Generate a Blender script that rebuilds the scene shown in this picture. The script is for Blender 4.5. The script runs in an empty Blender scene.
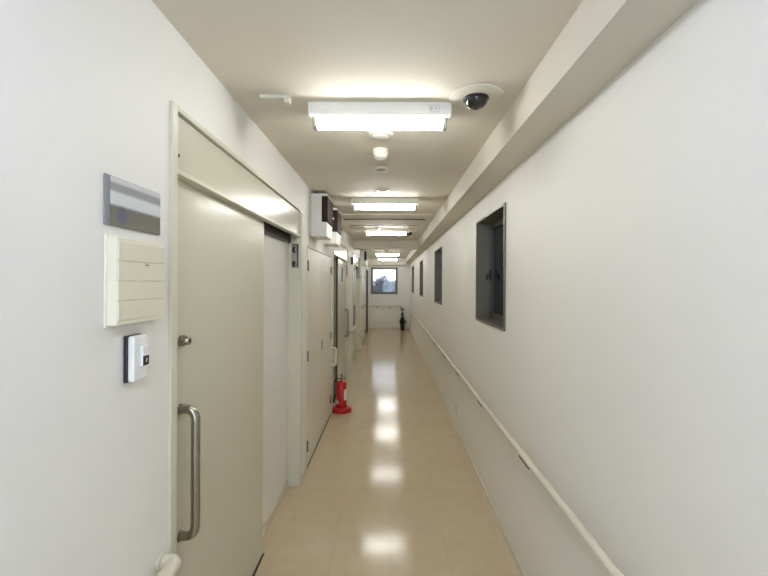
import bpy, bmesh, math, random
from mathutils import Vector, Matrix
random.seed(7)
S = bpy.context.scene
COL = S.collection
PI = math.pi

# ------------------------------------------------------------------ camera, world, exposure
cam_d = bpy.data.cameras.new('camera')
cam = bpy.data.objects.new('camera', cam_d); COL.objects.link(cam)
cam_d.sensor_width = 36.0
cam_d.lens = 420.0 / 768.0 * 36.0
cam_d.shift_x = -5.0 / 768.0
cam_d.shift_y = -5.0 / 768.0
cam_d.clip_start = 0.02; cam_d.clip_end = 400
cam.matrix_world = Matrix.Translation((0, 0, 1.6)) @ Matrix.Rotation(PI / 2, 4, 'X') @ Matrix.Rotation(math.radians(0.23), 4, 'Z')
S.camera = cam

W = bpy.data.worlds.new('overcast_sky'); S.world = W; W.use_nodes = True
bg = W.node_tree.nodes['Background']
bg.inputs[0].default_value = (0.86, 0.90, 1.0, 1); bg.inputs[1].default_value = 2.1

# cool daylight that enters through the glazed door behind the camera
dl = bpy.data.lights.new('daylight', 'AREA'); dl.shape = 'RECTANGLE'; dl.size = 1.0; dl.size_y = 1.9
dl.energy = 30.0; dl.color = (0.74, 0.88, 1.0)
dlo = bpy.data.objects.new('daylight', dl); COL.objects.link(dlo)
dlo.location = (0.0, -2.35, 1.15); dlo.rotation_euler = (PI / 2, 0, 0)   # -Z turned to +Y

TUBE_STRENGTH = 40.0
FILL_STRENGTH = 88.0
FILL_COLOR = (0.94, 1.08, 1.50)
TUBE_COLOR = (1.0, 1.02, 1.01)
S.view_settings.view_transform = 'Standard'
S.view_settings.look = 'None'
S.view_settings.exposure = 0.0
S.view_settings.gamma = 1.0
S.view_settings.use_curve_mapping = False
S.cycles.max_bounces = 10
S.cycles.diffuse_bounces = 6
S.cycles.caustics_reflective = False
S.cycles.caustics_refractive = False
S.cycles.sample_clamp_indirect = 0.0

# ------------------------------------------------------------------ materials
def lin(c):
    return tuple((v / 12.92 if v <= 0.04045 else ((v + 0.055) / 1.055) ** 2.4) for v in [x / 255.0 for x in c])

def mat(name, rgb, rough=0.5, metal=0.0, bump=0.0, bscale=200.0, var=0.0, vscale=3.0, spec=0.5, coat=0.0):
    m = bpy.data.materials.new(name); m.use_nodes = True
    nt = m.node_tree; b = nt.nodes['Principled BSDF']
    c = lin(rgb)
    b.inputs['Base Color'].default_value = (*c, 1)
    b.inputs['Roughness'].default_value = rough
    b.inputs['Metallic'].default_value = metal
    b.inputs['Specular IOR Level'].default_value = spec
    if coat:
        b.inputs['Coat Weight'].default_value = coat
        b.inputs['Coat Roughness'].default_value = 0.08
    tc = nt.nodes.new('ShaderNodeTexCoord')
    if var:
        n = nt.nodes.new('ShaderNodeTexNoise'); n.inputs['Scale'].default_value = vscale; n.inputs['Detail'].default_value = 4
        r = nt.nodes.new('ShaderNodeMix'); r.data_type = 'RGBA'
        r.inputs[6].default_value = (*[v * (1 - var) for v in c], 1)
        r.inputs[7].default_value = (*[min(1, v * (1 + var)) for v in c], 1)
        nt.links.new(tc.outputs['Object'], n.inputs['Vector'])
        nt.links.new(n.outputs['Fac'], r.inputs[0]); nt.links.new(r.outputs[2], b.inputs['Base Color'])
    if bump:
        n2 = nt.nodes.new('ShaderNodeTexNoise'); n2.inputs['Scale'].default_value = bscale; n2.inputs['Detail'].default_value = 3
        bp = nt.nodes.new('ShaderNodeBump'); bp.inputs['Strength'].default_value = bump; bp.inputs['Distance'].default_value = 0.002
        nt.links.new(tc.outputs['Object'], n2.inputs['Vector'])
        nt.links.new(n2.outputs['Fac'], bp.inputs['Height']); nt.links.new(bp.outputs['Normal'], b.inputs['Normal'])
    return m

def emit(name, rgb, strength):
    m = bpy.data.materials.new(name); m.use_nodes = True
    b = m.node_tree.nodes['Principled BSDF']
    b.inputs['Base Color'].default_value = (0.9, 0.9, 0.88, 1)
    b.inputs['Emission Color'].default_value = (*rgb, 1)
    b.inputs['Emission Strength'].default_value = strength
    return m

def glass(name, tint=(0.9, 0.93, 0.95), gloss=0.08):
    m = bpy.data.materials.new(name); m.use_nodes = True
    nt = m.node_tree; nt.nodes.remove(nt.nodes['Principled BSDF'])
    out = nt.nodes['Material Output']
    t = nt.nodes.new('ShaderNodeBsdfTransparent'); t.inputs[0].default_value = (*tint, 1)
    g = nt.nodes.new('ShaderNodeBsdfGlossy'); g.inputs['Roughness'].default_value = 0.03
    f = nt.nodes.new('ShaderNodeFresnel'); f.inputs[0].default_value = 1.45
    mx = nt.nodes.new('ShaderNodeMixShader')
    nt.links.new(f.outputs[0], mx.inputs[0]); nt.links.new(t.outputs[0], mx.inputs[1]); nt.links.new(g.outputs[0], mx.inputs[2])
    nt.links.new(mx.outputs[0], out.inputs[0])
    return m

M = {}
M['wall'] = mat('wall_vinyl_paper', (230, 228, 221), 0.55, bump=0.12, bscale=260, spec=0.3)
M['ceiling'] = mat('ceiling_vinyl_paper', (219, 212, 197), 0.75, bump=0.10, bscale=220, spec=0.2)
M['soffit'] = mat('soffit_vinyl_paper', (215, 209, 195), 0.65, bump=0.10, bscale=240, spec=0.2)
M['base'] = mat('vinyl_baseboard', (214, 205, 186), 0.4)
M['door'] = mat('beige_steel_door', (203, 199, 179), 0.25, bump=0.02, bscale=60, spec=0.20)
M['frame'] = mat('beige_steel_frame', (207, 204, 184), 0.40, spec=0.35)
M['cupboard'] = mat('pale_steel_cupboard', (218, 213, 199), 0.38)
M['steel'] = mat('brushed_stainless_steel', (168, 162, 150), 0.24, 1.0, bump=0.05, bscale=400)
M['bracket'] = mat('dull_steel', (120, 112, 98), 0.4, 0.8)
M['darkmetal'] = mat('dark_grey_aluminium', (112, 108, 95), 0.42, 0.35)
M['sash'] = mat('sash_grey_aluminium', (84, 83, 78), 0.4, 0.3)
M['black'] = mat('black_plastic', (22, 22, 23), 0.35)
M['darkbrown'] = mat('dark_brown_matt', (62, 54, 42), 0.6)
M['shadowgap'] = mat('dark_gap', (52, 47, 38), 0.6)
M['white'] = mat('white_plastic', (236, 236, 233), 0.35)
M['whitepaint'] = mat('white_painted_metal', (230, 228, 220), 0.45, spec=0.3)
M['cream'] = mat('cream_plastic', (231, 226, 206), 0.4)
M['creamflap'] = mat('cream_flap_plastic', (222, 216, 192), 0.42)
M['rail'] = mat('cream_vinyl_handrail', (218, 212, 192), 0.42)
M['brown'] = mat('dark_brown_panel', (54, 43, 38), 0.6, spec=0.06)
M['brownedge'] = mat('brown_panel_edge', (86, 72, 62), 0.3)
M['red'] = mat('red_enamel', (196, 22, 26), 0.25, coat=0.4)
M['redplastic'] = mat('red_plastic_stand', (188, 24, 30), 0.4)
M['label'] = mat('white_label', (226, 222, 210), 0.5)
M['yellow'] = mat('yellow_tag', (222, 186, 40), 0.5)
M['dome'] = mat('smoked_dome', (14, 14, 16), 0.06, coat=0.6)
M['trim'] = mat('pale_camera_plate', (216, 212, 196), 0.45)
M['grey'] = mat('grey_plastic', (150, 146, 136), 0.5)
M['palegrey'] = mat('pale_grey_plastic', (196, 194, 186), 0.5)
M['darkglass'] = mat('dark_vision_glass', (44, 40, 36), 0.25, spec=0.2)
M['leaf'] = mat('dark_green_leaf', (36, 50, 30), 0.45, var=0.35, vscale=20)
M['stem'] = mat('brown_stem', (74, 60, 42), 0.7)
M['pot'] = mat('dark_pot', (44, 38, 34), 0.45)
M['soil'] = mat('soil', (50, 40, 30), 0.9)
M['filltube'] = emit('cool_fill_tube', FILL_COLOR, FILL_STRENGTH)
M['tube'] = emit('fluorescent_tube', TUBE_COLOR, TUBE_STRENGTH)
M['glass'] = glass('clear_glass')
M['glassdim'] = glass('shaded_glass', (0.55, 0.58, 0.66))
M['neighbour'] = mat('slate_cladding', (58, 58, 68), 0.7, var=0.15, vscale=2)
M['outleaf'] = mat('grey_green_foliage', (142, 142, 148), 0.8, var=0.2, vscale=6)
M['bark'] = mat('bark', (120, 112, 108), 0.85)
M['outwall'] = mat('grey_render_wall', (126, 131, 131), 0.8)
M['asphalt'] = mat('asphalt', (108, 108, 112), 0.9)

def floor_material():
    m = bpy.data.materials.new('glossy_beige_vinyl_tile'); m.use_nodes = True
    nt = m.node_tree; N = nt.nodes; L = nt.links
    b = N['Principled BSDF']
    tc = N.new('ShaderNodeTexCoord')
    mp = N.new('ShaderNodeMapping'); mp.inputs['Location'].default_value = (-0.012, 0.08, 0)
    br = N.new('ShaderNodeTexBrick'); br.offset = 0.0; br.squash = 1.0
    br.inputs['Scale'].default_value = 1.0
    br.inputs['Brick Width'].default_value = 0.335; br.inputs['Row Height'].default_value = 0.335
    br.inputs['Mortar Size'].default_value = 0.0012; br.inputs['Mortar Smooth'].default_value = 0.2
    br.inputs['Color1'].default_value = (*lin((206, 188, 158)), 1)
    br.inputs['Color2'].default_value = (*lin((203, 184, 153)), 1)
    br.inputs['Mortar'].default_value = (*lin((188, 170, 141)), 1)
    L.new(tc.outputs['Object'], mp.inputs[0]); L.new(mp.outputs[0], br.inputs['Vector'])
    n = N.new('ShaderNodeTexNoise'); n.inputs['Scale'].default_value = 9; n.inputs['Detail'].default_value = 6
    L.new(tc.outputs['Object'], n.inputs['Vector'])
    mx = N.new('ShaderNodeMix'); mx.data_type = 'RGBA'; mx.blend_type = 'MULTIPLY'; mx.inputs[0].default_value = 1.0
    cr = N.new('ShaderNodeValToRGB'); cr.color_ramp.elements[0].position = 0.3; cr.color_ramp.elements[0].color = (0.93, 0.93, 0.93, 1)
    cr.color_ramp.elements[1].position = 0.7; cr.color_ramp.elements[1].color = (1, 1, 1, 1)
    L.new(n.outputs['Fac'], cr.inputs[0]); L.new(br.outputs['Color'], mx.inputs[6]); L.new(cr.outputs[0], mx.inputs[7])
    L.new(mx.outputs[2], b.inputs['Base Color'])
    b.inputs['Specular IOR Level'].default_value = 0.36
    n2 = N.new('ShaderNodeTexNoise'); n2.inputs['Scale'].default_value = 3.5; n2.inputs['Detail'].default_value = 3
    L.new(tc.outputs['Object'], n2.inputs['Vector'])
    mr = N.new('ShaderNodeMapRange'); mr.inputs['To Min'].default_value = 0.10; mr.inputs['To Max'].default_value = 0.17
    L.new(n2.outputs['Fac'], mr.inputs['Value']); L.new(mr.outputs[0], b.inputs['Roughness'])
    bp = N.new('ShaderNodeBump'); bp.inputs['Strength'].default_value = 0.10; bp.inputs['Distance'].default_value = 0.01
    L.new(n2.outputs['Fac'], bp.inputs['Height']); L.new(bp.outputs['Normal'], b.inputs['Normal'])
    return m
M['floor'] = floor_material()

def sign_material():
    """soft illegible bands of a name plate: grey upper row, pale middle, olive-grey lower bar with a violet patch"""
    m = bpy.data.materials.new('smudged_sign_face'); m.use_nodes = True
    nt = m.node_tree; N = nt.nodes; L = nt.links; b = N['Principled BSDF']
    b.inputs['Roughness'].default_value = 0.6; b.inputs['Specular IOR Level'].default_value = 0.15
    tc = N.new('ShaderNodeTexCoord'); sp = N.new('ShaderNodeSeparateXYZ'); L.new(tc.outputs['Generated'], sp.inputs[0])
    nz = N.new('ShaderNodeTexNoise'); nz.inputs['Scale'].default_value = 5.0; nz.inputs['Detail'].default_value = 1
    L.new(tc.outputs['Generated'], nz.inputs['Vector'])
    cr = N.new('ShaderNodeValToRGB'); cr.color_ramp.interpolation = 'EASE'
    e = cr.color_ramp.elements
    e[0].position = 0.0; e[0].color = (*lin((122, 119, 106)), 1)
    e[1].position = 1.0; e[1].color = (*lin((206, 208, 206)), 1)
    for p, c in ((0.38, (116, 113, 102)), (0.47, (206, 210, 210)), (0.66, (208, 212, 212)), (0.75, (152, 152, 152)), (0.85, (150, 150, 150)), (0.93, (200, 202, 200))):
        k = e.new(p); k.color = (*lin(c), 1)
    L.new(sp.outputs['Z'], cr.inputs[0])
    # violet patch, low at the near end
    def dist(v, c, s):
        a = N.new('ShaderNodeMath'); a.operation = 'SUBTRACT'; L.new(v, a.inputs[0]); a.inputs[1].default_value = c
        d = N.new('ShaderNodeMath'); d.operation = 'DIVIDE'; L.new(a.outputs[0], d.inputs[0]); d.inputs[1].default_value = s
        q = N.new('ShaderNodeMath'); q.operation = 'MULTIPLY'; L.new(d.outputs[0], q.inputs[0]); L.new(d.outputs[0], q.inputs[1])
        return q.outputs[0]
    s = N.new('ShaderNodeMath'); s.operation = 'ADD'; L.new(dist(sp.outputs['Y'], 0.20, 0.11), s.inputs[0]); L.new(dist(sp.outputs['Z'], 0.22, 0.22), s.inputs[1])
    mr = N.new('ShaderNodeMapRange'); mr.interpolation_type = 'SMOOTHSTEP'
    mr.inputs['From Min'].default_value = 0; mr.inputs['From Max'].default_value = 1.4; mr.inputs['To Min'].default_value = 0.75; mr.inputs['To Max'].default_value = 0
    L.new(s.outputs[0], mr.inputs['Value'])
    m1 = N.new('ShaderNodeMix'); m1.data_type = 'RGBA'; m1.inputs[7].default_value = (*lin((98, 96, 124)), 1)
    L.new(mr.outputs[0], m1.inputs[0]); L.new(cr.outputs[0], m1.inputs[6])
    L.new(m1.outputs[2], b.inputs['Base Color'])
    return m
M['signface'] = sign_material()
M['signback'] = mat('slate_sign_edge', (140, 140, 142), 0.6, spec=0.15)

# ------------------------------------------------------------------ mesh helpers
def new(): return bmesh.new()

def box(bm, x0, x1, y0, y1, z0, z1):
    vs = [bm.verts.new(p) for p in ((x0, y0, z0), (x1, y0, z0), (x1, y1, z0), (x0, y1, z0), (x0, y0, z1), (x1, y0, z1), (x1, y1, z1), (x0, y1, z1))]
    for f in ((3, 2, 1, 0), (4, 5, 6, 7), (0, 1, 5, 4), (1, 2, 6, 5), (2, 3, 7, 6), (3, 0, 4, 7)):
        bm.faces.new([vs[i] for i in f])
    return bm

def prism(bm, prof, axis, a, b):
    """prof: 2D polygon; extruded along axis from a to b"""
    def P(u, v, w):
        return {'x': (w, u, v), 'y': (u, w, v), 'z': (u, v, w)}[axis]
    A = [bm.verts.new(P(u, v, a)) for u, v in prof]; B = [bm.verts.new(P(u, v, b)) for u, v in prof]
    n = len(prof)
    bm.faces.new(A); bm.faces.new(B[::-1])
    for i in range(n): bm.faces.new([A[i], B[i], B[(i + 1) % n], A[(i + 1) % n]])
    bmesh.ops.recalc_face_normals(bm, faces=bm.faces[:])
    return bm

def tube(bm, pts, r, seg=14, caps=True):
    pts = [Vector(p) for p in pts]
    rs = r if isinstance(r, (list, tuple)) else [r] * len(pts)
    rings = []; up = None
    for i, p in enumerate(pts):
        if i == 0: d = pts[1] - p
        elif i == len(pts) - 1: d = p - pts[i - 1]
        else: d = (pts[i + 1] - p).normalized() + (p - pts[i - 1]).normalized()
        d.normalize()
        if up is None:
            up = Vector((0, 0, 1)) if abs(d.z) < 0.9 else Vector((1, 0, 0))
        s = d.cross(up).normalized(); up = s.cross(d).normalized()
        rings.append([bm.verts.new(p + rs[i] * (math.cos(2 * PI * k / seg) * s + math.sin(2 * PI * k / seg) * up)) for k in range(seg)])
    for a, b in zip(rings, rings[1:]):
        for k in range(seg): bm.faces.new([a[k], a[(k + 1) % seg], b[(k + 1) % seg], b[k]])
    if caps: bm.faces.new(rings[0][::-1]); bm.faces.new(rings[-1])
    bmesh.ops.recalc_face_normals(bm, faces=bm.faces[:])
    return bm

def arc_path(pts, rad, n=6):
    """polyline with rounded corners"""
    pts = [Vector(p) for p in pts]; out = [pts[0]]
    for a, b, c in zip(pts, pts[1:], pts[2:]):
        u = (a - b).normalized(); v = (c - b).normalized()
        p0 = b + u * rad; p1 = b + v * rad
        for k in range(n + 1):
            t = k / n
            out.append((1 - t) ** 2 * p0 + 2 * t * (1 - t) * b + t * t * p1)
    out.append(pts[-1]); return out

def lathe(bm, prof, c=(0, 0, 0), axis='z', seg=28):
    c = Vector(c); rings = []
    for r, h in prof:
        if r < 1e-6:
            q = {'z': Vector((0, 0, h)), 'x': Vector((h, 0, 0)), 'y': Vector((0, h, 0))}[axis]
            rings.append([bm.verts.new(c + q)])
        else:
            ring = []
            for k in range(seg):
                a = 2 * PI * k / seg; u, v = r * math.cos(a), r * math.sin(a)
                q = {'z': Vector((u, v, h)), 'x': Vector((h, u, v)), 'y': Vector((u, h, v))}[axis]
                ring.append(bm.verts.new(c + q))
            rings.append(ring)
    for a, b in zip(rings, rings[1:]):
        if len(a) == 1 and len(b) == 1: continue
        for k in range(seg):
            if len(a) == 1: bm.faces.new([a[0], b[(k + 1) % seg], b[k]])
            elif len(b) == 1: bm.faces.new([a[k], a[(k + 1) % seg], b[0]])
            else: bm.faces.new([a[k], a[(k + 1) % seg], b[(k + 1) % seg], b[k]])
    if len(rings[0]) > 1: bm.faces.new(rings[0])
    if len(rings[-1]) > 1: bm.faces.new(rings[-1])
    bmesh.ops.recalc_face_normals(bm, faces=bm.faces[:])
    return bm

def obj(name, bm, m, parent=None, smooth=False, bevel=0.0, label=None):
    me = bpy.data.meshes.new(name); bm.to_mesh(me); bm.free()
    me.materials.append(m)
    if smooth:
        for p in me.polygons: p.use_smooth = True
        me.set_sharp_from_angle(angle=math.radians(40))
    o = bpy.data.objects.new(name, me); COL.objects.link(o)
    if parent: o.parent = parent
    if bevel:
        b = o.modifiers.new('bevel', 'BEVEL'); b.width = bevel; b.segments = 2; b.limit_method = 'ANGLE'
    if label: o['label'] = label
    return o

def tag(o, label, cat, group=None, kind=None):
    o['label'] = label; o['category'] = cat
    if group: o['group'] = group
    if kind: o['kind'] = kind
    return o

def thing(name, label, cat, loc=(0, 0, 0), group=None, kind=None):
    o = bpy.data.objects.new(name, None); COL.objects.link(o)
    o.location = loc; o.empty_display_size = 0.05
    return tag(o, label, cat, group, kind)

def dup(root, loc, label, group=None):
    r = root.copy(); COL.objects.link(r); r.location = loc; r['label'] = label
    if group: r['group'] = group
    for ch in list(root.children):
        c = ch.copy(); COL.objects.link(c); c.parent = r
        for g in list(ch.children):
            d = g.copy(); COL.objects.link(d); d.parent = c
    return r

def struct(name, bm, m, label, cat, bevel=0.0, smooth=False):
    return tag(obj(name, bm, m, None, smooth, bevel), label, cat, kind='structure')

# ------------------------------------------------------------------ room dimensions
XL, XR = -0.699, 0.732          # corridor walls
ZC = 2.426                      # ceiling
ZS, XS = 2.273, 0.562           # soffit underside and face
YB, YE = -1.7, 14.6             # back and end walls
XD = -0.79                      # back of the door recesses

# floor and ceiling
struct('floor', box(new(), XL - 0.30, XR + 0.25, YB - 0.2, YE + 0.2, -0.15, 0.0), M['floor'], 'glossy beige vinyl tile floor running down the corridor', 'floor')
struct('ceiling', box(new(), XL - 0.30, XR + 0.25, YB - 0.2, YE + 0.2, ZC, ZC + 0.15), M['ceiling'], 'off-white papered corridor ceiling', 'ceiling')

# left wall: recessed back plane and front bays between the openings
D1 = (1.332, 3.335, 2.176); P1 = (3.57, 5.06, 1.918); D2 = (5.22, 7.13, 2.176)
D3 = (8.05, 10.10, 2.176); P2 = (10.62, 12.10, 1.918); D4 = (12.70, 13.60, 2.02)
openings = [D1, P1, D2, D3, P2, D4]
bm = new()
box(bm, XL - 0.25, XD, YB, YE, 0, ZC)
y = YB
for a, b, h in openings:
    box(bm, XD, XL, y, a, 0, ZC)
    box(bm, XD, XL, a, b, h, ZC)
    y = b
box(bm, XD, XL, y, YE, 0, ZC)
struct('wall_left', bm, M['wall'], 'white corridor wall on the left holding the beige doors', 'wall')

# right wall with four window openings
WZ0, WZ1, WW = 1.300, 2.108, 0.86
wins = [2.63, 5.80, 9.02, 12.32]
bm = new(); y = YB
for a in wins:
    box(bm, XR, XR + 0.2, y, a, 0, ZC)
    box(bm, XR, XR + 0.2, a, a + WW, 0, WZ0)
    box(bm, XR, XR + 0.2, a, a + WW, WZ1, ZC)
    y = a + WW
box(bm, XR, XR + 0.2, y, YE, 0, ZC)
struct('wall_right', bm, M['wall'], 'white corridor wall on the right with four dark windows', 'wall')

# end wall with a square window
EX0, EX1, EZ0, EZ1 = -0.628, 0.300, 1.214, 2.140
bm = new()
box(bm, XL - 0.25, EX0, YE, YE + 0.2, 0, ZC); box(bm, EX1, XR + 0.2, YE, YE + 0.2, 0, ZC)
box(bm, EX0, EX1, YE, YE + 0.2, 0, EZ0); box(bm, EX0, EX1, YE, YE + 0.2, EZ1, ZC)
struct('wall_end', bm, M['wall'], 'white wall closing the far end of the corridor', 'wall')
# back wall behind the camera, with a glazed door opening
bm = new()
box(bm, XL - 0.25, -0.52, YB - 0.2, YB, 0, ZC); box(bm, 0.52, XR + 0.2, YB - 0.2, YB, 0, ZC); box(bm, -0.52, 0.52, YB - 0.2, YB, 2.1, ZC)
struct('wall_back', bm, M['wall'], 'white wall behind the viewer with a glazed doorway', 'wall')

# soffit along the right wall and two cross beams
struct('trim_1', box(new(), XS, XR, YB, YE, ZS, ZC), M['soffit'], 'boxed soffit running along the top of the right wall', 'soffit')
struct('trim_2', box(new(), XL, XS, 8.15, 8.45, ZS, ZC), M['soffit'], 'cross beam under the ceiling halfway down the corridor', 'beam')
struct('trim_3', box(new(), XL, XS, 14.35, YE, 2.215, ZC), M['soffit'], 'cross beam above the far end window', 'beam')

# baseboards
BH, BT = 0.055, 0.008
bm = new(); prism(bm, [(XR, 0), (XR, BH), (XR - BT * 0.5, BH), (XR - BT, BH - 0.006), (XR - BT, 0.012), (XR - BT - 0.006, 0)], 'y', YB, YE)
struct('baseboard_right', bm, M['base'], 'low beige baseboard along the right wall', 'baseboard')
bm = new(); y = YB
for a, b, h in openings:
    if a - y > 0.05: box(bm, XL, XL + BT, y, a, 0, BH)
    y = b
box(bm, XL, XL + BT, y, YE, 0, BH)
for a, b, h in (D1, D2, D3): box(bm, XD, XD + 0.006, a + 0.045, b - 0.045, 0, BH)
struct('baseboard_left', bm, M['base'], 'low beige baseboard along the left wall between the doors', 'baseboard')
struct('baseboard_end', box(new(), XL, XR, YE - BT, YE, 0, BH), M['base'], 'low beige baseboard under the far end window', 'baseboard')

# ------------------------------------------------------------------ windows
def side_window(n, y0, label):
    y1 = y0 + WW; t = 0.016
    w = thing('window_%d' % n, label, 'window', (XR, y0, WZ0), kind='structure')
    H = WZ1 - WZ0
    # thin metal architrave, slightly proud of the wall, and the deep lining
    bm = new(); xo = -0.012
    for (a, b, c, d) in ((0, WW, 0, t), (0, WW, H - t, H), (0, t, t, H - t), (WW - t, WW, t, H - t)):
        box(bm, xo, 0.19, a, b, c, d)
    obj('window_frame', bm, M['darkmetal'], w, bevel=0.0015)
    bm = new(); s = 0.045; x0, x1 = 0.105, 0.145
    a0, a1, c0, c1 = t, WW - t, t, H - t
    for (a, b, c, d) in ((a0, a1, c0, c0 + s), (a0, a1, c1 - s, c1), (a0, a0 + s, c0 + s, c1 - s), (a1 - s, a1, c0 + s, c1 - s)):
        box(bm, x0, x1, a, b, c, d)
    sash = obj('sash', bm, M['sash'], w, bevel=0.002)
    obj('pane', box(new(), 0.122, 0.128, a0 + s - 0.004, a1 - s + 0.004, c0 + s - 0.004, c1 - s + 0.004), M['glassdim'], sash)
    hb = new()
    box(hb, x0 - 0.012, x0, a1 - s + 0.010, a1 - s + 0.034, H * 0.46 - 0.04, H * 0.46 + 0.04)
    tube(hb, arc_path([(x0 - 0.010, a1 - s + 0.022, H * 0.46), (x0 - 0.035, a1 - s + 0.022, H * 0.46), (x0 - 0.035, a1 - s + 0.022, H * 0.46 - 0.045)], 0.01, 4), 0.007, 10)
    obj('window_handle', hb, M['black'], sash, smooth=True)
side_window(1, wins[0], 'largest dark-framed window in the right wall, nearest the viewer')
side_window(2, wins[1], 'second dark-framed window along the right wall')
side_window(3, wins[2], 'third dark-framed window along the right wall')
side_window(4, wins[3], 'small-looking farthest window in the right wall, beside the end wall')

w = thing('window_5', 'square dark-framed window in the end wall showing grey trees', 'window', (0, YE, EZ0), kind='structure')
bm = new(); t = 0.05; H = EZ1 - EZ0
for (a, b, c, d) in ((EX0, EX1, 0, t), (EX0, EX1, H - t, H), (EX0, EX0 + t, t, H - t), (EX1 - t, EX1, t, H - t)):
    box(bm, a, b, -0.014, 0.16, c, d)
obj('window_frame', bm, M['darkmetal'], w, bevel=0.003)
bm = new(); s = 0.018
for (a, b, c, d) in ((EX0 + t, EX1 - t, t, t + s), (EX0 + t, EX1 - t, H - t - s, H - t), (EX0 + t, EX0 + t + s, t + s, H - t - s), (EX1 - t - s, EX1 - t, t + s, H - t - s)):
    box(bm, a, b, 0.05, 0.09, c, d)
sash = obj('sash', bm, M['sash'], w, bevel=0.002)
obj('pane', box(new(), EX0 + t + s - 0.004, EX1 - t - s + 0.004, 0.066, 0.072, t + s - 0.004, H - t - s + 0.004), M['glass'], sash)

# glazed door behind the viewer (lets the daylight in)
d = thing('door_5', 'glazed exit door behind the viewer', 'door', (0, YB, 0), kind='structure')
bm = new()
for (a, b, c, e) in ((-0.52, -0.44, 0, 2.1), (0.44, 0.52, 0, 2.1), (-0.44, 0.44, 2.02, 2.1), (-0.44, 0.44, 0, 0.10)):
    box(bm, a, b, -0.15, -0.05, c, e)
obj('door_frame', bm, M['darkmetal'], d, bevel=0.003)
obj('pane', box(new(), -0.445, 0.445, -0.103, -0.097, 0.095, 2.025), M['glass'], d)

# ------------------------------------------------------------------ sliding doors on the left
def sliding_door(n, y0, y1, leaf0, leaf1, handle_y, label, lock=True, slot=None, track_dark=True):
    d = thing('door_%d' % n, label, 'door', (XL, y0, 0), kind='structure')
    L_ = y1 - y0; H = 2.176; hz = 1.962
    off = XD - XL                                        # local x of the recess back
    fr = new(); pr = 0.010; jw = 0.038
    box(fr, off, pr, 0, jw, 0, H); box(fr, off, pr, L_ - jw, L_, 0, H); box(fr, off, pr, jw, L_ - jw, H - 0.018, H)
    obj('door_frame', fr, M['frame'], d, bevel=0.002)
    # cover over the running gear
    hd = obj('header_panel', box(new(), -0.020, -0.004, jw + 0.002, L_ - jw - 0.002, hz + 0.012, H - 0.022), M['door'], d, bevel=0.0015)
    lip = new(); box(lip, -0.034, 0.004, jw, L_ - jw, hz - 0.004, hz + 0.012)
    obj('header_lip', lip, M['frame'], hd, bevel=0.001)
    sc = new(); lathe(sc, [(0.006, 0), (0.006, 0.002), (0.004, 0.0035), (0, 0.0035)], (-0.004, jw + 0.03, hz + 0.06), 'x', 12)
    obj('screw', sc, M['bracket'], hd, smooth=True)
    # running gear channel behind the cover
    obj('track', box(new(), off + 0.001, -0.074, jw, L_ - jw, hz - 0.055, hz + 0.12), M['shadowgap'], d)
    lf = obj('door_leaf', box(new(), -0.071, -0.033, leaf0 - y0, leaf1 - y0, 0.018, hz + 0.02), M['door'], d, bevel=0.0015)
    hy = handle_y - y0; hx = -0.033
    hb = new()
    z0, z1 = 0.708, 1.155
    tube(hb, arc_path([(hx, hy, z1), (hx + 0.055, hy, z1), (hx + 0.055, hy, z0), (hx, hy, z0)], 0.04, 7), 0.0155, 16)
    for z in (z0, z1): lathe(hb, [(0.019, 0), (0.019, 0.004), (0.0155, 0.006)], (hx, hy, z), 'x', 18)
    obj('pull_handle', hb, M['steel'], lf, smooth=True, label='tubular stainless steel pull handle')
    if lock:
        kb = new(); lathe(kb, [(0.020, 0), (0.020, 0.012), (0.016, 0.013), (0.0145, 0.030), (0.012, 0.033), (0, 0.033)], (hx, hy + 0.002, 1.394), 'x', 20)
        obj('lock_cylinder', kb, M['steel'], lf, smooth=True)
        box_ = new(); box(box_, hx + 0.033, hx + 0.0345, hy, hy + 0.004, 1.387, 1.401)
        obj('keyhole', box_, M['black'], lf)
    if slot:
        obj('vision_panel', box(new(), -0.034, -0.031, slot[0] - y0, slot[1] - y0, slot[2], slot[3]), M['darkglass'], lf, bevel=0.001)
    # catch on the far jamb, and a dark strip painting the shade under the leaf
    k = new()
    box(k, -0.066, -0.012, L_ - jw - 0.003, L_ - jw, 1.715, 1.905)
    st = obj('strike_plate', k, M['steel'], d, bevel=0.001)
    k = new()
    for z in (1.745, 1.855):
        box(k, -0.054, -0.034, L_ - jw - 0.020, L_ - jw - 0.003, z - 0.022, z + 0.022)
        lathe(k, [(0.012, 0), (0.012, 0.02)], (-0.054, L_ - jw - 0.026, z), 'x', 14)
    box(k, -0.020, -0.012, L_ - jw - 0.012, L_ - jw - 0.003, 1.72, 1.90)
    obj('roller_catch', k, M['black'], st)
    obj('leaf_gap_shade', box(new(), -0.066, -0.028, jw, leaf1 - y0 + 0.02, 0.0005, 0.004), M['shadowgap'], d)
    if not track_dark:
        obj('edge_shade', box(new(), -0.056, -0.030, leaf0 - y0 - 0.012, leaf0 - y0, 0.012, hz), M['darkbrown'], lf)  # dark strip stands in for the shaded recess beside the leaf
    return d
sliding_door(1, D1[0], D1[1], 1.378, 2.455, 1.475, 'large beige sliding door with long steel handle, nearest on the left')
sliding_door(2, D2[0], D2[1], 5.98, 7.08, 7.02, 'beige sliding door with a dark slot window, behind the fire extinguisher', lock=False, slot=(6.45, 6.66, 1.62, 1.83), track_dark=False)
sliding_door(3, D3[0], D3[1], 8.10, 9.20, 8.20, 'third beige sliding door, beyond the short handrail on the left', lock=False, slot=(8.75, 9.10, 1.66, 1.90))

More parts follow.
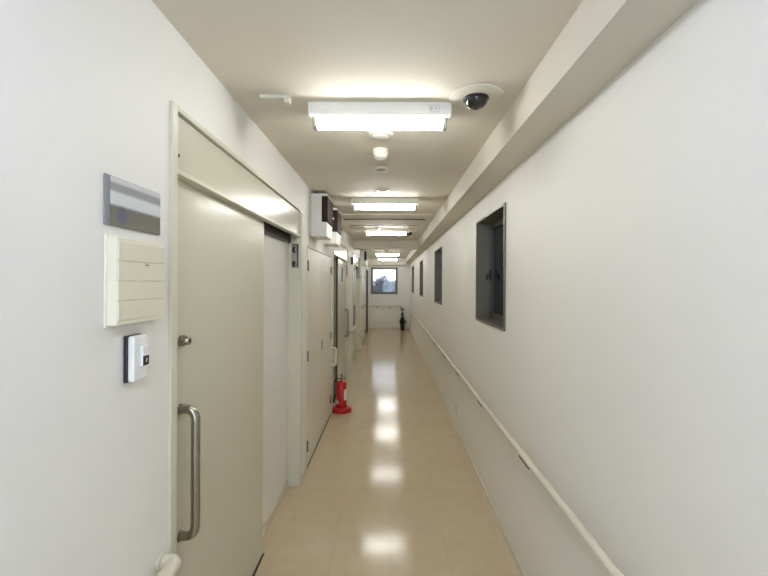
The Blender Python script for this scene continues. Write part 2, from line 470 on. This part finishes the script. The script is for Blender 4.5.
def cupboard(n, y0, y1, h, label):
    d = thing('door_%d' % n, label, 'cupboard door', (XL, y0, 0), kind='structure')
    L_ = y1 - y0; t = 0.012
    fr = new()
    box(fr, -0.09, 0.003, 0, t, 0, h); box(fr, -0.09, 0.003, L_ - t, L_, 0, h); box(fr, -0.09, 0.003, t, L_ - t, h - t, h)
    obj('door_frame', fr, M['frame'], d, bevel=0.001)
    obj('door_gap_shade', box(new(), -0.07, 0.001, t, L_ - t, 0.0, 0.016), M['shadowgap'], d)  # dark strip stands in for the shade under the doors
    mid = L_ / 2
    for k, (a, b) in enumerate(((t + 0.004, mid - 0.003), (mid + 0.003, L_ - t - 0.004))):
        lf = obj('door_leaf', box(new(), -0.040, 0.001, a, b, 0.020, h - t - 0.004), M['cupboard'], d, bevel=0.0015)
        hy = a + 0.012 if k == 0 else b - 0.012
        for z in (0.20, 0.97, 1.745):
            hg = new(); tube(hg, [(0.006, hy, z - 0.045), (0.006, hy, z + 0.045)], 0.0075, 10)
            box(hg, 0.0, 0.004, hy - 0.018, hy + 0.018, z - 0.045, z + 0.045)
            obj('hinge', hg, M['bracket'], lf, smooth=True)
    obj('joint_shade', box(new(), -0.05, -0.012, mid - 0.0025, mid + 0.0025, 0.02, h - t - 0.004), M['shadowgap'], d)  # dark strip behind the joint stands in for shade in the gap
    hd = new(); box(hd, 0.001, 0.008, mid + 0.03, mid + 0.06, 0.90, 1.01); box(hd, 0.008, 0.013, mid + 0.033, mid + 0.043, 0.92, 0.99)
    obj('flush_handle', hd, M['grey'], d, bevel=0.002)
    return d
cupboard(6, P1[0], P1[1], P1[2], 'pale double cupboard door between the first two sliding doors')
cupboard(7, P2[0], P2[1], P2[2], 'pale double cupboard door far down the left wall')

d = thing('door_4', 'dark-framed narrow door last on the left beside the end wall', 'door', (XL, D4[0], 0), kind='structure')
fr = new(); L_ = D4[1] - D4[0]
box(fr, -0.09, 0.012, 0, 0.04, 0, D4[2]); box(fr, -0.09, 0.02, L_ - 0.05, L_, 0, D4[2]); box(fr, -0.09, 0.012, 0.04, L_ - 0.05, D4[2] - 0.04, D4[2])
obj('door_frame', fr, M['darkbrown'], d, bevel=0.002)
lf = obj('door_leaf', box(new(), -0.06, -0.02, 0.042, L_ - 0.052, 0.012, D4[2] - 0.042), M['door'], d, bevel=0.002)
hb = new(); tube(hb, arc_path([(-0.02, 0.10, 0.98), (0.03, 0.10, 0.98), (0.03, 0.22, 0.98)], 0.012, 4), 0.009, 10)
obj('lever_handle', hb, M['steel'], lf, smooth=True)

# ------------------------------------------------------------------ ceiling lights
def light(loc, label):
    r = thing('ceiling_light', label, 'ceiling light', loc, 'fluorescent tube lights along the ceiling')
    hw = 0.327
    hs = new(); prism(hs, [(-0.054, 0), (-0.054, -0.050), (-0.046, -0.058), (0.046, -0.058), (0.054, -0.050), (0.054, 0)], 'x', -hw + 0.012, hw - 0.012)
    obj('housing', hs, M['whitepaint'], r, bevel=0.003)
    for s in (-1, 1):
        e = new(); a, b = sorted((s * (hw - 0.012), s * hw)); box(e, a, b, -0.056, 0.056, -0.063, -0.0005)
        obj('end_cap', e, M['whitepaint'], r, bevel=0.003)
        h = new(); a, b = sorted((s * 0.292, s * 0.312)); box(h, a, b, -0.020, 0.020, -0.108, -0.056)
        obj('lamp_holder', h, M['grey'], r, bevel=0.004)
    t = new(); tube(t, [(-0.291, 0, -0.082), (0.291, 0, -0.082)], 0.025, 20)
    obj('tube', t, M['tube'], r, smooth=True, label='glowing white fluorescent tube')
    return r
LX = -0.045
LY = [1.968, 4.12, 6.32, 8.66, 11.05, 13.40]
L0 = light((LX, LY[0], ZC), 'largest glowing tube light, nearest on the ceiling beside the camera dome')
dup(L0, (LX, LY[1], ZC), 'second glowing tube light from the viewer, just before the ceiling vent')
dup(L0, (LX, LY[2], ZC), 'third glowing tube light, between the ceiling vent and the cross beam')
dup(L0, (LX, LY[3], ZC), 'tube light hidden just behind the cross beam, seen as a floor reflection')
dup(L0, (LX, LY[4], ZC), 'fifth glowing tube light, first one visible beyond the cross beam')
dup(L0, (LX, LY[5], ZC), 'farthest glowing tube light, right above the end window')
LB = dup(L0, (LX, -0.36, ZC), 'tube light overhead behind the viewer, lighting the nearest walls')
for ch in LB.children:                                   # added fill tube, brighter and bluer, to lift the nearest walls
    if ch.name.startswith('tube'):
        ch.data = ch.data.copy(); ch.data.materials[0] = M['filltube']
# the mark on the nearest fitting
mk_ = new()
yy = -0.0535
for (a, b, c, e) in ((0.222, 0.272, -0.016, -0.0145), (0.222, 0.272, -0.0455, -0.044), (0.222, 0.224, -0.044, -0.016), (0.270, 0.272, -0.044, -0.016)):
    box(mk_, a, b, yy - 0.003, yy + 0.008, c, e)
lathe(mk_, [(0.008, 0.006), (0.008, -0.004), (0.005, -0.006), (0, -0.006)], (0.237, yy, -0.030), 'y', 14)
lathe(mk_, [(0.006, 0.006), (0.006, -0.004), (0, -0.005)], (0.257, yy, -0.029), 'y', 14)
obj('indicator', mk_, M['palegrey'], L0)

# ------------------------------------------------------------------ dome cameras
def dome(loc, label):
    r = thing('security_camera', label, 'security camera', loc, 'dome cameras on the ceiling')
    lo = new(); lathe(lo, [(0.0, -0.0005), (0.118, -0.0005), (0.118, -0.006), (0.110, -0.010), (0.066, -0.012), (0.0, -0.012)], seg=48)
    obj('mounting_plate', lo, M['trim'], r, smooth=True)
    b = new(); lathe(b, [(0.0, -0.011), (0.056, -0.011), (0.056, -0.016), (0.053, -0.019), (0.0, -0.019)], seg=40)
    obj('dome_collar', b, M['black'], r, smooth=True)
    g = new(); prof = [(0.0, -0.018)] + [(0.050 * math.cos(a), -0.018 - 0.042 * math.sin(a)) for a in [i * PI / 24 for i in range(12)]] + [(0.0, -0.060)]
    lathe(g, prof, seg=40)
    obj('dome', g, M['dome'], r, smooth=True)
    return r
c0 = dome((0.380, 1.85, ZC), 'large dark dome camera on a round plate beside the nearest light')
dup(c0, (0.320, 6.78, ZC), 'dark dome camera beside the third tube light')
dup(c0, (0.255, 13.10, ZC), 'tiny dark dome camera far off near the end window')

# ------------------------------------------------------------------ small ceiling devices
def disc(name, loc, r, h, label, cat, m=M['whitepaint'], inner=None, dome_h=0.0, ri=0.6):
    t = thing(name, label, cat, loc)
    b = new(); lathe(b, [(0, -0.0005), (r, -0.0005), (r, -h * 0.5), (r * 0.93, -h), (r * ri, -h), (0, -h)], seg=36)
    obj('base', b, m, t, smooth=True)
    b = new(); lathe(b, [(0, -h + 0.001), (r * ri, -h + 0.001), (r * ri, -h - dome_h * 0.4), (r * ri * 0.8, -h - dome_h * 0.85), (0, -h - dome_h)], seg=32)
    obj('cover', b, inner or m, t, smooth=True)
    return t
disc('smoke_detector', (-0.050, 2.33, ZC), 0.072, 0.014, 'wide round pale ceiling fitting just behind the nearest tube light', 'detector', M['trim'], M['white'], 0.006, 0.62)
sd = thing('heat_detector', 'drum-shaped cream ceiling detector, second in the row behind the nearest light', 'detector', (-0.055, 2.60, ZC))
b = new(); lathe(b, [(0, -0.0005), (0.048, -0.0005), (0.048, -0.036), (0.045, -0.040), (0, -0.040)], seg=32); obj('base', b, M['cream'], sd, smooth=True)
b = new(); lathe(b, [(0, -0.039), (0.040, -0.039), (0.038, -0.052), (0.026, -0.060), (0, -0.062)], seg=32); obj('sensor_head', b, M['whitepaint'], sd, smooth=True)
disc('ceiling_speaker', (-0.058, 3.02, ZC), 0.048, 0.012, 'small dark-centred round ceiling fitting, third in the row', 'detector', M['trim'], M['grey'], 0.012, 0.7)
disc('ceiling_sensor', (-0.057, 3.72, ZC), 0.062, 0.012, 'flat pale round ceiling fitting just before the second tube light', 'detector', M['whitepaint'], M['trim'], 0.010, 0.55)
disc('ceiling_sprinkler', (-0.165, 6.15, ZC), 0.045, 0.03, 'small white round fitting behind the ceiling vent', 'detector', M['white'], M['white'], 0.02, 0.6)
disc('ceiling_detector', (-0.065, 10.2, ZC), 0.06, 0.04, 'small round detector beyond the cross beam', 'detector', M['trim'], M['grey'], 0.02, 0.6)

# cream angled bracket on the ceiling, left
cb = thing('ceiling_bracket', 'small cream bracket on the ceiling left of the nearest light', 'bracket', (-0.505, 1.86, ZC))
b = new(); box(b, -0.066, 0.066, -0.020, 0.020, -0.016, -0.0005); obj('plate', b, M['trim'], cb, bevel=0.003)
b = new(); box(b, 0.040, 0.066, -0.018, 0.018, -0.034, -0.016); obj('hook', b, M['trim'], cb, bevel=0.003)

# ceiling vent panel with two long slots
v = thing('ceiling_vent', 'wide pale ceiling vent panel with two dark slots behind the second tube light', 'ceiling vent', (-0.06, 5.02, ZC))
b = new(); box(b, -0.57, 0.57, 0.0, 1.15, -0.010, -0.0005); obj('panel', b, M['ceiling'], v, bevel=0.003)
for k, yv in enumerate((0.33, 0.90)):
    b = new(); box(b, -0.52 + 0.02 * k, 0.52 - 0.02 * k, yv, yv + 0.05 - 0.015 * k, -0.016, -0.0095); obj('slot', b, M['shadowgap'], v)
b = new(); box(b, -0.50, 0.50, 0.40, 0.88, -0.013, -0.0095); obj('grille', b, M['ceiling'], v, bevel=0.002)

# ------------------------------------------------------------------ high wall boxes on the left
def wall_box(loc, label, L_=0.34):
    r = thing('wall_box', label, 'wall box', loc, 'white boxes with dark panels high on the left wall')
    dpt = 0.142
    b = new(); box(b, 0, dpt, 0, L_, 0, 0.385); obj('casing', b, M['whitepaint'], r, bevel=0.006)
    b = new(); box(b, -0.0, dpt - 0.01, 0.004, L_ - 0.004, 0.384, 0.392); obj('top_strip', b, M['darkbrown'], r)  # thin dark strip along the top of the casing
    b = new(); box(b, dpt - 0.045, dpt + 0.010, -0.006, L_ + 0.006, 0.130, 0.360); p = obj('dark_panel', b, M['brown'], r, bevel=0.003)
    b = new(); lathe(b, [(0.016, 0), (0.016, 0.010), (0.010, 0.016), (0, 0.018)], (dpt + 0.010, L_ - 0.05, 0.20), 'x', 16); obj('glint_stud', b, M['steel'], p, smooth=True)  # small steel stud stands in for a bright reflection on the panel
    return r
w0 = wall_box((XL, 3.74, 2.012), 'white box with dark brown panel high on left wall, nearest of the three')
dup(w0, (XL, 4.46, 2.012), 'second white box with dark panel, right before the second sliding door')
dup(w0, (XL, 10.12, 2.012), 'small-looking white box with dark panel far down the left wall')
sg = thing('room_sign', 'small dark plate projecting high on the left wall before the third door', 'sign', (XL, 7.55, 1.93))
b = new(); box(b, 0, 0.055, 0, 0.012, 0, 0.13); obj('plate', b, M['darkbrown'], sg, bevel=0.002)
b = new(); box(b, 0, 0.012, -0.02, 0.032, -0.01, 0.14); obj('mount', b, M['whitepaint'], sg, bevel=0.002)

# ------------------------------------------------------------------ near left wall: sign, switch panel, card reader
sg = thing('name_sign', 'rectangular grey sign with a darker lower band, above the cream switch panel', 'sign', (XL, 1.026, 1.741))
b = new(); box(b, 0, 0.006, 0, 0.244, 0, 0.125); obj('backing', b, M['signback'], sg, bevel=0.001)
b = new(); box(b, 0.0055, 0.0075, 0.016, 0.242, 0.002, 0.123); obj('sign_face', b, M['signface'], sg)

sp = thing('switch_panel', 'cream wall panel with four wide horizontal flaps below the grey sign', 'switch panel', (XL, 1.028, 1.487))
PW, PH = 0.222, 0.230
b = new(); box(b, 0, 0.006, 0, PW, 0, PH); obj('back_plate', b, M['cream'], sp, bevel=0.0015)
b = new()
prism(b, [(0.004, 0.004), (0.031, 0.003), (0.031, PW - 0.003), (0.004, PW - 0.002)], 'z', 0.004, PH - 0.004)
obj('cover', b, M['cream'], sp, bevel=0.003)
n = 4; z0 = 0.015; fh = (PH - 0.030) / n
for k in range(n):
    b = new(); box(b, 0.029, 0.0340, 0.006, PW - 0.006, z0 + k * fh + 0.0012, z0 + (k + 1) * fh - 0.0012)
    f = obj('flap', b, M['creamflap'], sp, bevel=0.0012)
    if k == 2:
        b = new(); box(b, 0.0335, 0.0346, 0.118, 0.134, z0 + (k + 1) * fh - 0.0075, z0 + (k + 1) * fh - 0.0045); obj('mark', b, M['black'], f)

cr = thing('card_reader', 'small white card reader on a black back plate beside the door', 'card reader', (XL, 1.106, 1.333))
b = new(); box(b, 0, 0.010, 0, 0.066, 0, 0.124); obj('back_plate', b, M['black'], cr, bevel=0.002)
b = new(); box(b, 0.010, 0.027, 0.001, 0.065, 0.001, 0.123); bd = obj('body', b, M['white'], cr, bevel=0.005)
b = new(); box(b, 0.026, 0.034, 0.030, 0.060, 0.036, 0.094); obj('sensor_bump', b, M['white'], cr, bevel=0.004)
b = new(); box(b, 0.033, 0.0355, 0.032, 0.058, 0.040, 0.066); ds = obj('display', b, M['black'], cr, bevel=0.0015)
b = new()
box(b, 0.0353, 0.0360, 0.044, 0.0465, 0.049, 0.058); box(b, 0.0353, 0.0360, 0.0465, 0.0500, 0.0555, 0.058); box(b, 0.0353, 0.0360, 0.0410, 0.0440, 0.049, 0.0510)
obj('symbol', b, M['white'], ds)

# ------------------------------------------------------------------ handrails
RR = 0.0160
def bracket_bm(side, y, z, gap):
    """side +1: rail hangs on the right wall (local x from wall 0 to -gap)"""
    b = new(); s = -side
    lathe(b, [(0.012, 0), (0.012, 0.003 * s), (0.008, 0.005 * s)], (0, y, z - 0.045), 'x', 14)
    tube(b, arc_path([(0, y, z - 0.045), (s * gap, y, z - 0.045), (s * gap, y, z - RR + 0.004)], 0.02, 4), 0.007, 10)
    return b
def bracket(parent, side, y, z, gap):
    a = obj('bracket', bracket_bm(side, y, z, gap), M['rail'], parent, smooth=True)
    b = new(); x = -side * gap
    box(b, x - 0.012, x + 0.012, y - 0.07, y + 0.07, z - RR - 0.009, z - RR + 0.002)
    obj('saddle', b, M['bracket'], a, bevel=0.002)
RZ = 0.753
hr = thing('handrail', 'long cream handrail along the right wall', 'handrail', (XR, 0, RZ))
G = 0.065
b = new(); tube(b, [(-G, YB + 0.15, 0), (-G, YE - 0.10, 0)], RR, 18); obj('rail', b, M['rail'], hr, smooth=True)
for k in range(14):
    yb = 0.04 + k * 1.0
    if yb > 0.9: bracket(hr, 1, yb, 0, G)
b = new(); lathe(b, [(0, -0.03), (0.014, -0.028), (0.020, -0.018), (0.021, 0), (RR, 0.004)], (-G, YE - 0.10, 0), 'y', 18)
for v_ in b.verts: v_.co.y = 2 * (YE - 0.10) - v_.co.y
obj('end_cap', b, M['rail'], hr, smooth=True)

hl = thing('handrail', 'rounded cream handrail end at the bottom left beside the first door', 'handrail', (XL, 0, 0.740))
b = new(); tube(b, arc_path([(0.048, YB + 0.15, 0), (0.048, 1.295, 0), (0.0, 1.295, 0)], 0.03, 7), 0.021, 18); obj('rail', b, M['rail'], hl, smooth=True)
b = new(); lathe(b, [(0.027, 0), (0.027, 0.006), (0.020, 0.010)], (0, 1.295, 0), 'x', 20); obj('wall_flange', b, M['rail'], hl, smooth=True)
for yb in (-1.0, 0.2): bracket(hl, -1, yb, -0.004, 0.048)

hm = thing('handrail', 'short cream handrail on the left wall between the second and third sliding doors', 'handrail', (XL, 0, 0.775))
b = new(); tube(b, arc_path([(0, 7.20, 0), (0.06, 7.20, 0), (0.06, 7.98, 0), (0, 7.98, 0)], 0.03, 6), RR, 16); obj('rail', b, M['rail'], hm, smooth=True)
for yb in (7.4, 7.78): bracket(hm, -1, yb, 0, 0.06)

he = thing('handrail', 'cream handrail across the end wall below the end window', 'handrail', (0, YE, 0.80))
b = new(); tube(b, [(-0.66, -0.06, 0), (0.50, -0.06, 0)], RR, 16); obj('rail', b, M['rail'], he, smooth=True)
for xb in (-0.42, 0.02, 0.40):
    b = new(); tube(b, arc_path([(xb, 0, -0.045), (xb, -0.06, -0.045), (xb, -0.06, -RR + 0.003)], 0.02, 4), 0.009, 10)
    lathe(b, [(0.024, 0), (0.024, -0.006), (0.010, -0.008)], (xb, 0, -0.045), 'y', 14)
    obj('bracket', b, M['bracket'], he, smooth=True)

hs_ = thing('grab_rail', 'short vertical cream grab rail by the left wall above the fire extinguisher', 'grab rail', (XL, 5.14, 0.0))
b = new(); tube(b, arc_path([(0, 0, 0.80), (0.055, -0.02, 0.80), (0.055, -0.06, 0.60), (0, -0.06, 0.60)], 0.03, 6), 0.016, 14); obj('rail', b, M['rail'], hs_, smooth=True)
for (yy_, z) in ((0, 0.80), (-0.06, 0.60)):
    b = new(); lathe(b, [(0.022, 0), (0.022, 0.005), (0.016, 0.008)], (0, yy_, z), 'x', 16); obj('wall_flange', b, M['rail'], hs_, smooth=True)

# outlet low on the right wall
ot = thing('wall_outlet', 'small pale outlet plate low on the right wall below the handrail', 'outlet', (XR, 4.50, 0.19))
b = new(); box(b, -0.008, 0, 0, 0.07, 0, 0.12); pl = obj('plate', b, M['creamflap'], ot, bevel=0.003)
for z in (0.035, 0.085):
    b = new(); box(b, -0.011, -0.007, 0.018, 0.052, z - 0.015, z + 0.015); obj('socket', b, M['palegrey'], ot, bevel=0.002)

# ------------------------------------------------------------------ fire extinguisher on its stand
FX, FY = -0.588, 5.24
st = thing('extinguisher_stand', 'round red stand under the fire extinguisher on the left', 'stand', (FX, FY, 0))
b = new(); lathe(b, [(0, 0), (0.122, 0), (0.126, 0.006), (0.126, 0.040), (0.118, 0.052), (0.100, 0.056), (0.0, 0.056)], seg=44); obj('base', b, M['redplastic'], st, smooth=True)
b = new(); lathe(b, [(0.066, 0.0555), (0.076, 0.0555), (0.076, 0.064), (0.072, 0.068), (0.067, 0.064), (0.066, 0.0555)], seg=40); obj('rim', b, M['redplastic'], st, smooth=True)

fe = thing('fire_extinguisher', 'red fire extinguisher standing in its round red stand by the left wall', 'fire extinguisher', (FX, FY, 0.057))
b = new(); prof = [(0, 0.0), (0.054, 0.0), (0.061, 0.008), (0.063, 0.03), (0.063, 0.285)]
prof += [(0.060 * math.cos(a) + 0.003, 0.285 + 0.042 * math.sin(a)) for a in (0.4, 0.8, 1.15, 1.4)] + [(0.016, 0.328), (0.016, 0.345), (0, 0.345)]
lathe(b, prof, seg=36); obj('cylinder', b, M['red'], fe, smooth=True)
b = new(); lathe(b, [(0, 0.340), (0.016, 0.340), (0.018, 0.350), (0.016, 0.366), (0, 0.368)], seg=18); obj('valve', b, M['steel'], fe, smooth=True)
b = new(); tube(b, [(0.0, -0.01, 0.362), (0.01, -0.09, 0.372)], [0.009, 0.006], 10); obj('carry_handle', b, M['black'], fe, smooth=True)
b = new(); tube(b, [(0.0, 0.01, 0.366), (0.006, -0.03, 0.400), (0.012, -0.085, 0.425)], [0.009, 0.009, 0.006], 10); obj('squeeze_lever', b, M['black'], fe, smooth=True)
b = new(); lathe(b, [(0.011, 0), (0.011, 0.006), (0.007, 0.012), (0.012, 0.014)], (0.018, 0, 0.356), 'x', 14); obj('safety_pin', b, M['yellow'], fe, smooth=True)
b = new(); tube(b, arc_path([(-0.012, 0.0, 0.352), (-0.085, -0.02, 0.352), (-0.088, -0.03, 0.10)], 0.05, 7), 0.0075, 10); obj('hose', b, M['black'], fe, smooth=True)
b = new(); tube(b, [(-0.088, -0.03, 0.125), (-0.090, -0.031, 0.06)], [0.010, 0.015], 12); obj('nozzle', b, M['black'], fe, smooth=True)
def wrap(bm, r, a0, a1, z0, z1, n=10):
    vs = []
    for k in range(n + 1):
        a = a0 + (a1 - a0) * k / n
        vs.append((bm.verts.new((r * math.cos(a), r * math.sin(a), z0)), bm.verts.new((r * math.cos(a), r * math.sin(a), z1)), bm.verts.new(((r - .002) * math.cos(a), (r - .002) * math.sin(a), z0)), bm.verts.new(((r - .002) * math.cos(a), (r - .002) * math.sin(a), z1))))
    for p, q in zip(vs, vs[1:]):
        bm.faces.new([p[0], q[0], q[1], p[1]]); bm.faces.new([p[2], p[3], q[3], q[2]])
        bm.faces.new([p[0], p[2], q[2], q[0]]); bm.faces.new([p[1], q[1], q[3], p[3]])
    for e in (vs[0], vs[-1]): bm.faces.new([e[0], e[1], e[3], e[2]])
    bmesh.ops.recalc_face_normals(bm, faces=bm.faces[:])
    return bm
obj('label_sticker', wrap(new(), 0.0642, math.radians(-55), math.radians(10), 0.09, 0.22), M['label'], fe, smooth=True, label='white instruction sticker')
obj('round_sticker', wrap(new(), 0.0642, math.radians(-150), math.radians(-120), 0.045, 0.085), M['label'], fe, smooth=True)

# ------------------------------------------------------------------ potted plant in the far corner
pp = thing('potted_plant', 'dark leafy potted plant on the floor in the far right corner', 'plant', (0.46, 14.25, 0))
b = new(); lathe(b, [(0, 0), (0.060, 0), (0.064, 0.01), (0.076, 0.14), (0.082, 0.145), (0.082, 0.16), (0.074, 0.16), (0.072, 0.14), (0, 0.14)], seg=28); pt = obj('pot', b, M['pot'], pp, smooth=True)
b = new(); lathe(b, [(0, 0.139), (0.0715, 0.139), (0.068, 0.146), (0, 0.148)], seg=24); obj('soil', b, M['soil'], pt, smooth=True)
b = new(); tube(b, [(0, 0, 0.142), (0.01, 0.005, 0.35), (-0.005, 0, 0.55), (0.0, 0, 0.72)], [0.011, 0.009, 0.007, 0.005], 10)
tube(b, [(0.01, 0.005, 0.3), (0.06, 0.02, 0.42)], [0.006, 0.004], 8); tube(b, [(0.0, 0, 0.5), (-0.05, -0.02, 0.58)], [0.005, 0.003], 8)
obj('stem', b, M['stem'], pp, smooth=True)
b = new()
def leaf(bm, p, d, l, w):
    d = d.normalized(); s = d.cross(Vector((0, 0, 1)))
    s = s.normalized() if s.length > 1e-3 else Vector((1, 0, 0)); u = s.cross(d)
    rows = []
    for t, k, dz in ((0, 0.12, 0), (0.3, 0.9, 0.06), (0.6, 0.95, 0.03), (0.85, 0.5, -0.08), (1, 0.04, -0.18)):
        c = p + d * l * t + u * l * dz
        rows.append([bm.verts.new(c - s * w * k + u * w * k * 0.3), bm.verts.new(c), bm.verts.new(c + s * w * k + u * w * k * 0.3)])
    for a, c in zip(rows, rows[1:]):
        for i in (0, 1): bm.faces.new([a[i], a[i + 1], c[i + 1], c[i]])
for (cz, r, n, l) in ((0.29, 0.08, 110, 0.095), (0.22, 0.06, 40, 0.08), (0.42, 0.04, 30, 0.07), (0.53, 0.025, 34, 0.06), (0.58, 0.02, 16, 0.05), (0.70, 0.035, 34, 0.065)):
    for i in range(n):
        dv = Vector((random.gauss(0, 1), random.gauss(0, 1), random.gauss(0.15, 0.7))).normalized()
        leaf(b, Vector((0, 0, cz)) + dv * r * random.random(), dv, l * random.uniform(.7, 1.15), l * random.uniform(.22, .34))
obj('foliage', b, M['leaf'], pp, smooth=True)

# ------------------------------------------------------------------ outside: seen through the windows
struct('ground', box(new(), -40, 40, YE + 1.2, 140, -4.2, -4.0), M['asphalt'], 'grey ground outside beyond the end window', 'ground')
struct('exterior_wall', box(new(), 1.9, 2.1, -3, 15.5, -1, 5.0), M['neighbour'], 'dark slate neighbouring wall just outside the right windows', 'wall')

def out_tree(loc, h, cr, label, seed):
    rnd = random.Random(seed)
    t = thing('tree', label, 'tree', loc)
    b = new(); tube(b, [(0, 0, 0), (0.05, 0, h * 0.4), (0, 0.05, h * 0.75)], [0.22, 0.16, 0.07], 10)
    for k in range(7):
        a = k * 0.9; z = h * (0.35 + 0.05 * k)
        tube(b, [(0.02, 0, z), (math.cos(a) * cr * 0.6, math.sin(a) * cr * 0.6, z + cr * 0.5)], [0.06, 0.02], 6)
    obj('trunk', b, M['bark'], t, smooth=True)
    b = new(); c = Vector((0, 0, h - cr))
    for i in range(1500):
        dv = Vector((rnd.gauss(0, 1), rnd.gauss(0, 1), rnd.gauss(0, 1))).normalized()
        rr = cr * (rnd.random() ** 0.4) * (0.85 + 0.15 * math.sin(5 * dv.x + seed) * math.cos(4 * dv.z))
        leaf(b, c + dv * rr, Vector((rnd.gauss(0, 1), rnd.gauss(0, 1), rnd.gauss(0, 1))), cr * 0.16, cr * 0.06)
    obj('crown', b, M['outleaf'], t)
    return t
out_tree((-1.0, 58, -4.0), 6.7, 1.35, 'round grey tree in the middle of the end window view', 3)
out_tree((-2.5, 66, -4.0), 5.4, 1.1, 'lower grey tree at the left of the end window view', 5)
out_tree((0.9, 62, -4.0), 6.2, 1.1, 'grey tree at the right edge of the end window view', 9)
bd = thing('building', 'low grey building behind the trees outside the end window', 'building', (0.0, 82, -4.0))
b = new(); box(b, -9, 9, 0, 8, 0, 5.1); obj('walls', b, M['outwall'], bd)
b = new(); prism(b, [(-0.4, 5.1), (8.4, 5.1), (4.0, 6.0)], 'x', -9.4, 9.4); obj('roof', b, M['outwall'], bd)
for k in range(8):
    b = new(); xx = -8 + k * 2.1; box(b, xx, xx + 1.0, -0.05, 0.02, 2.9, 4.1); obj('window', b, M['darkglass'], bd)
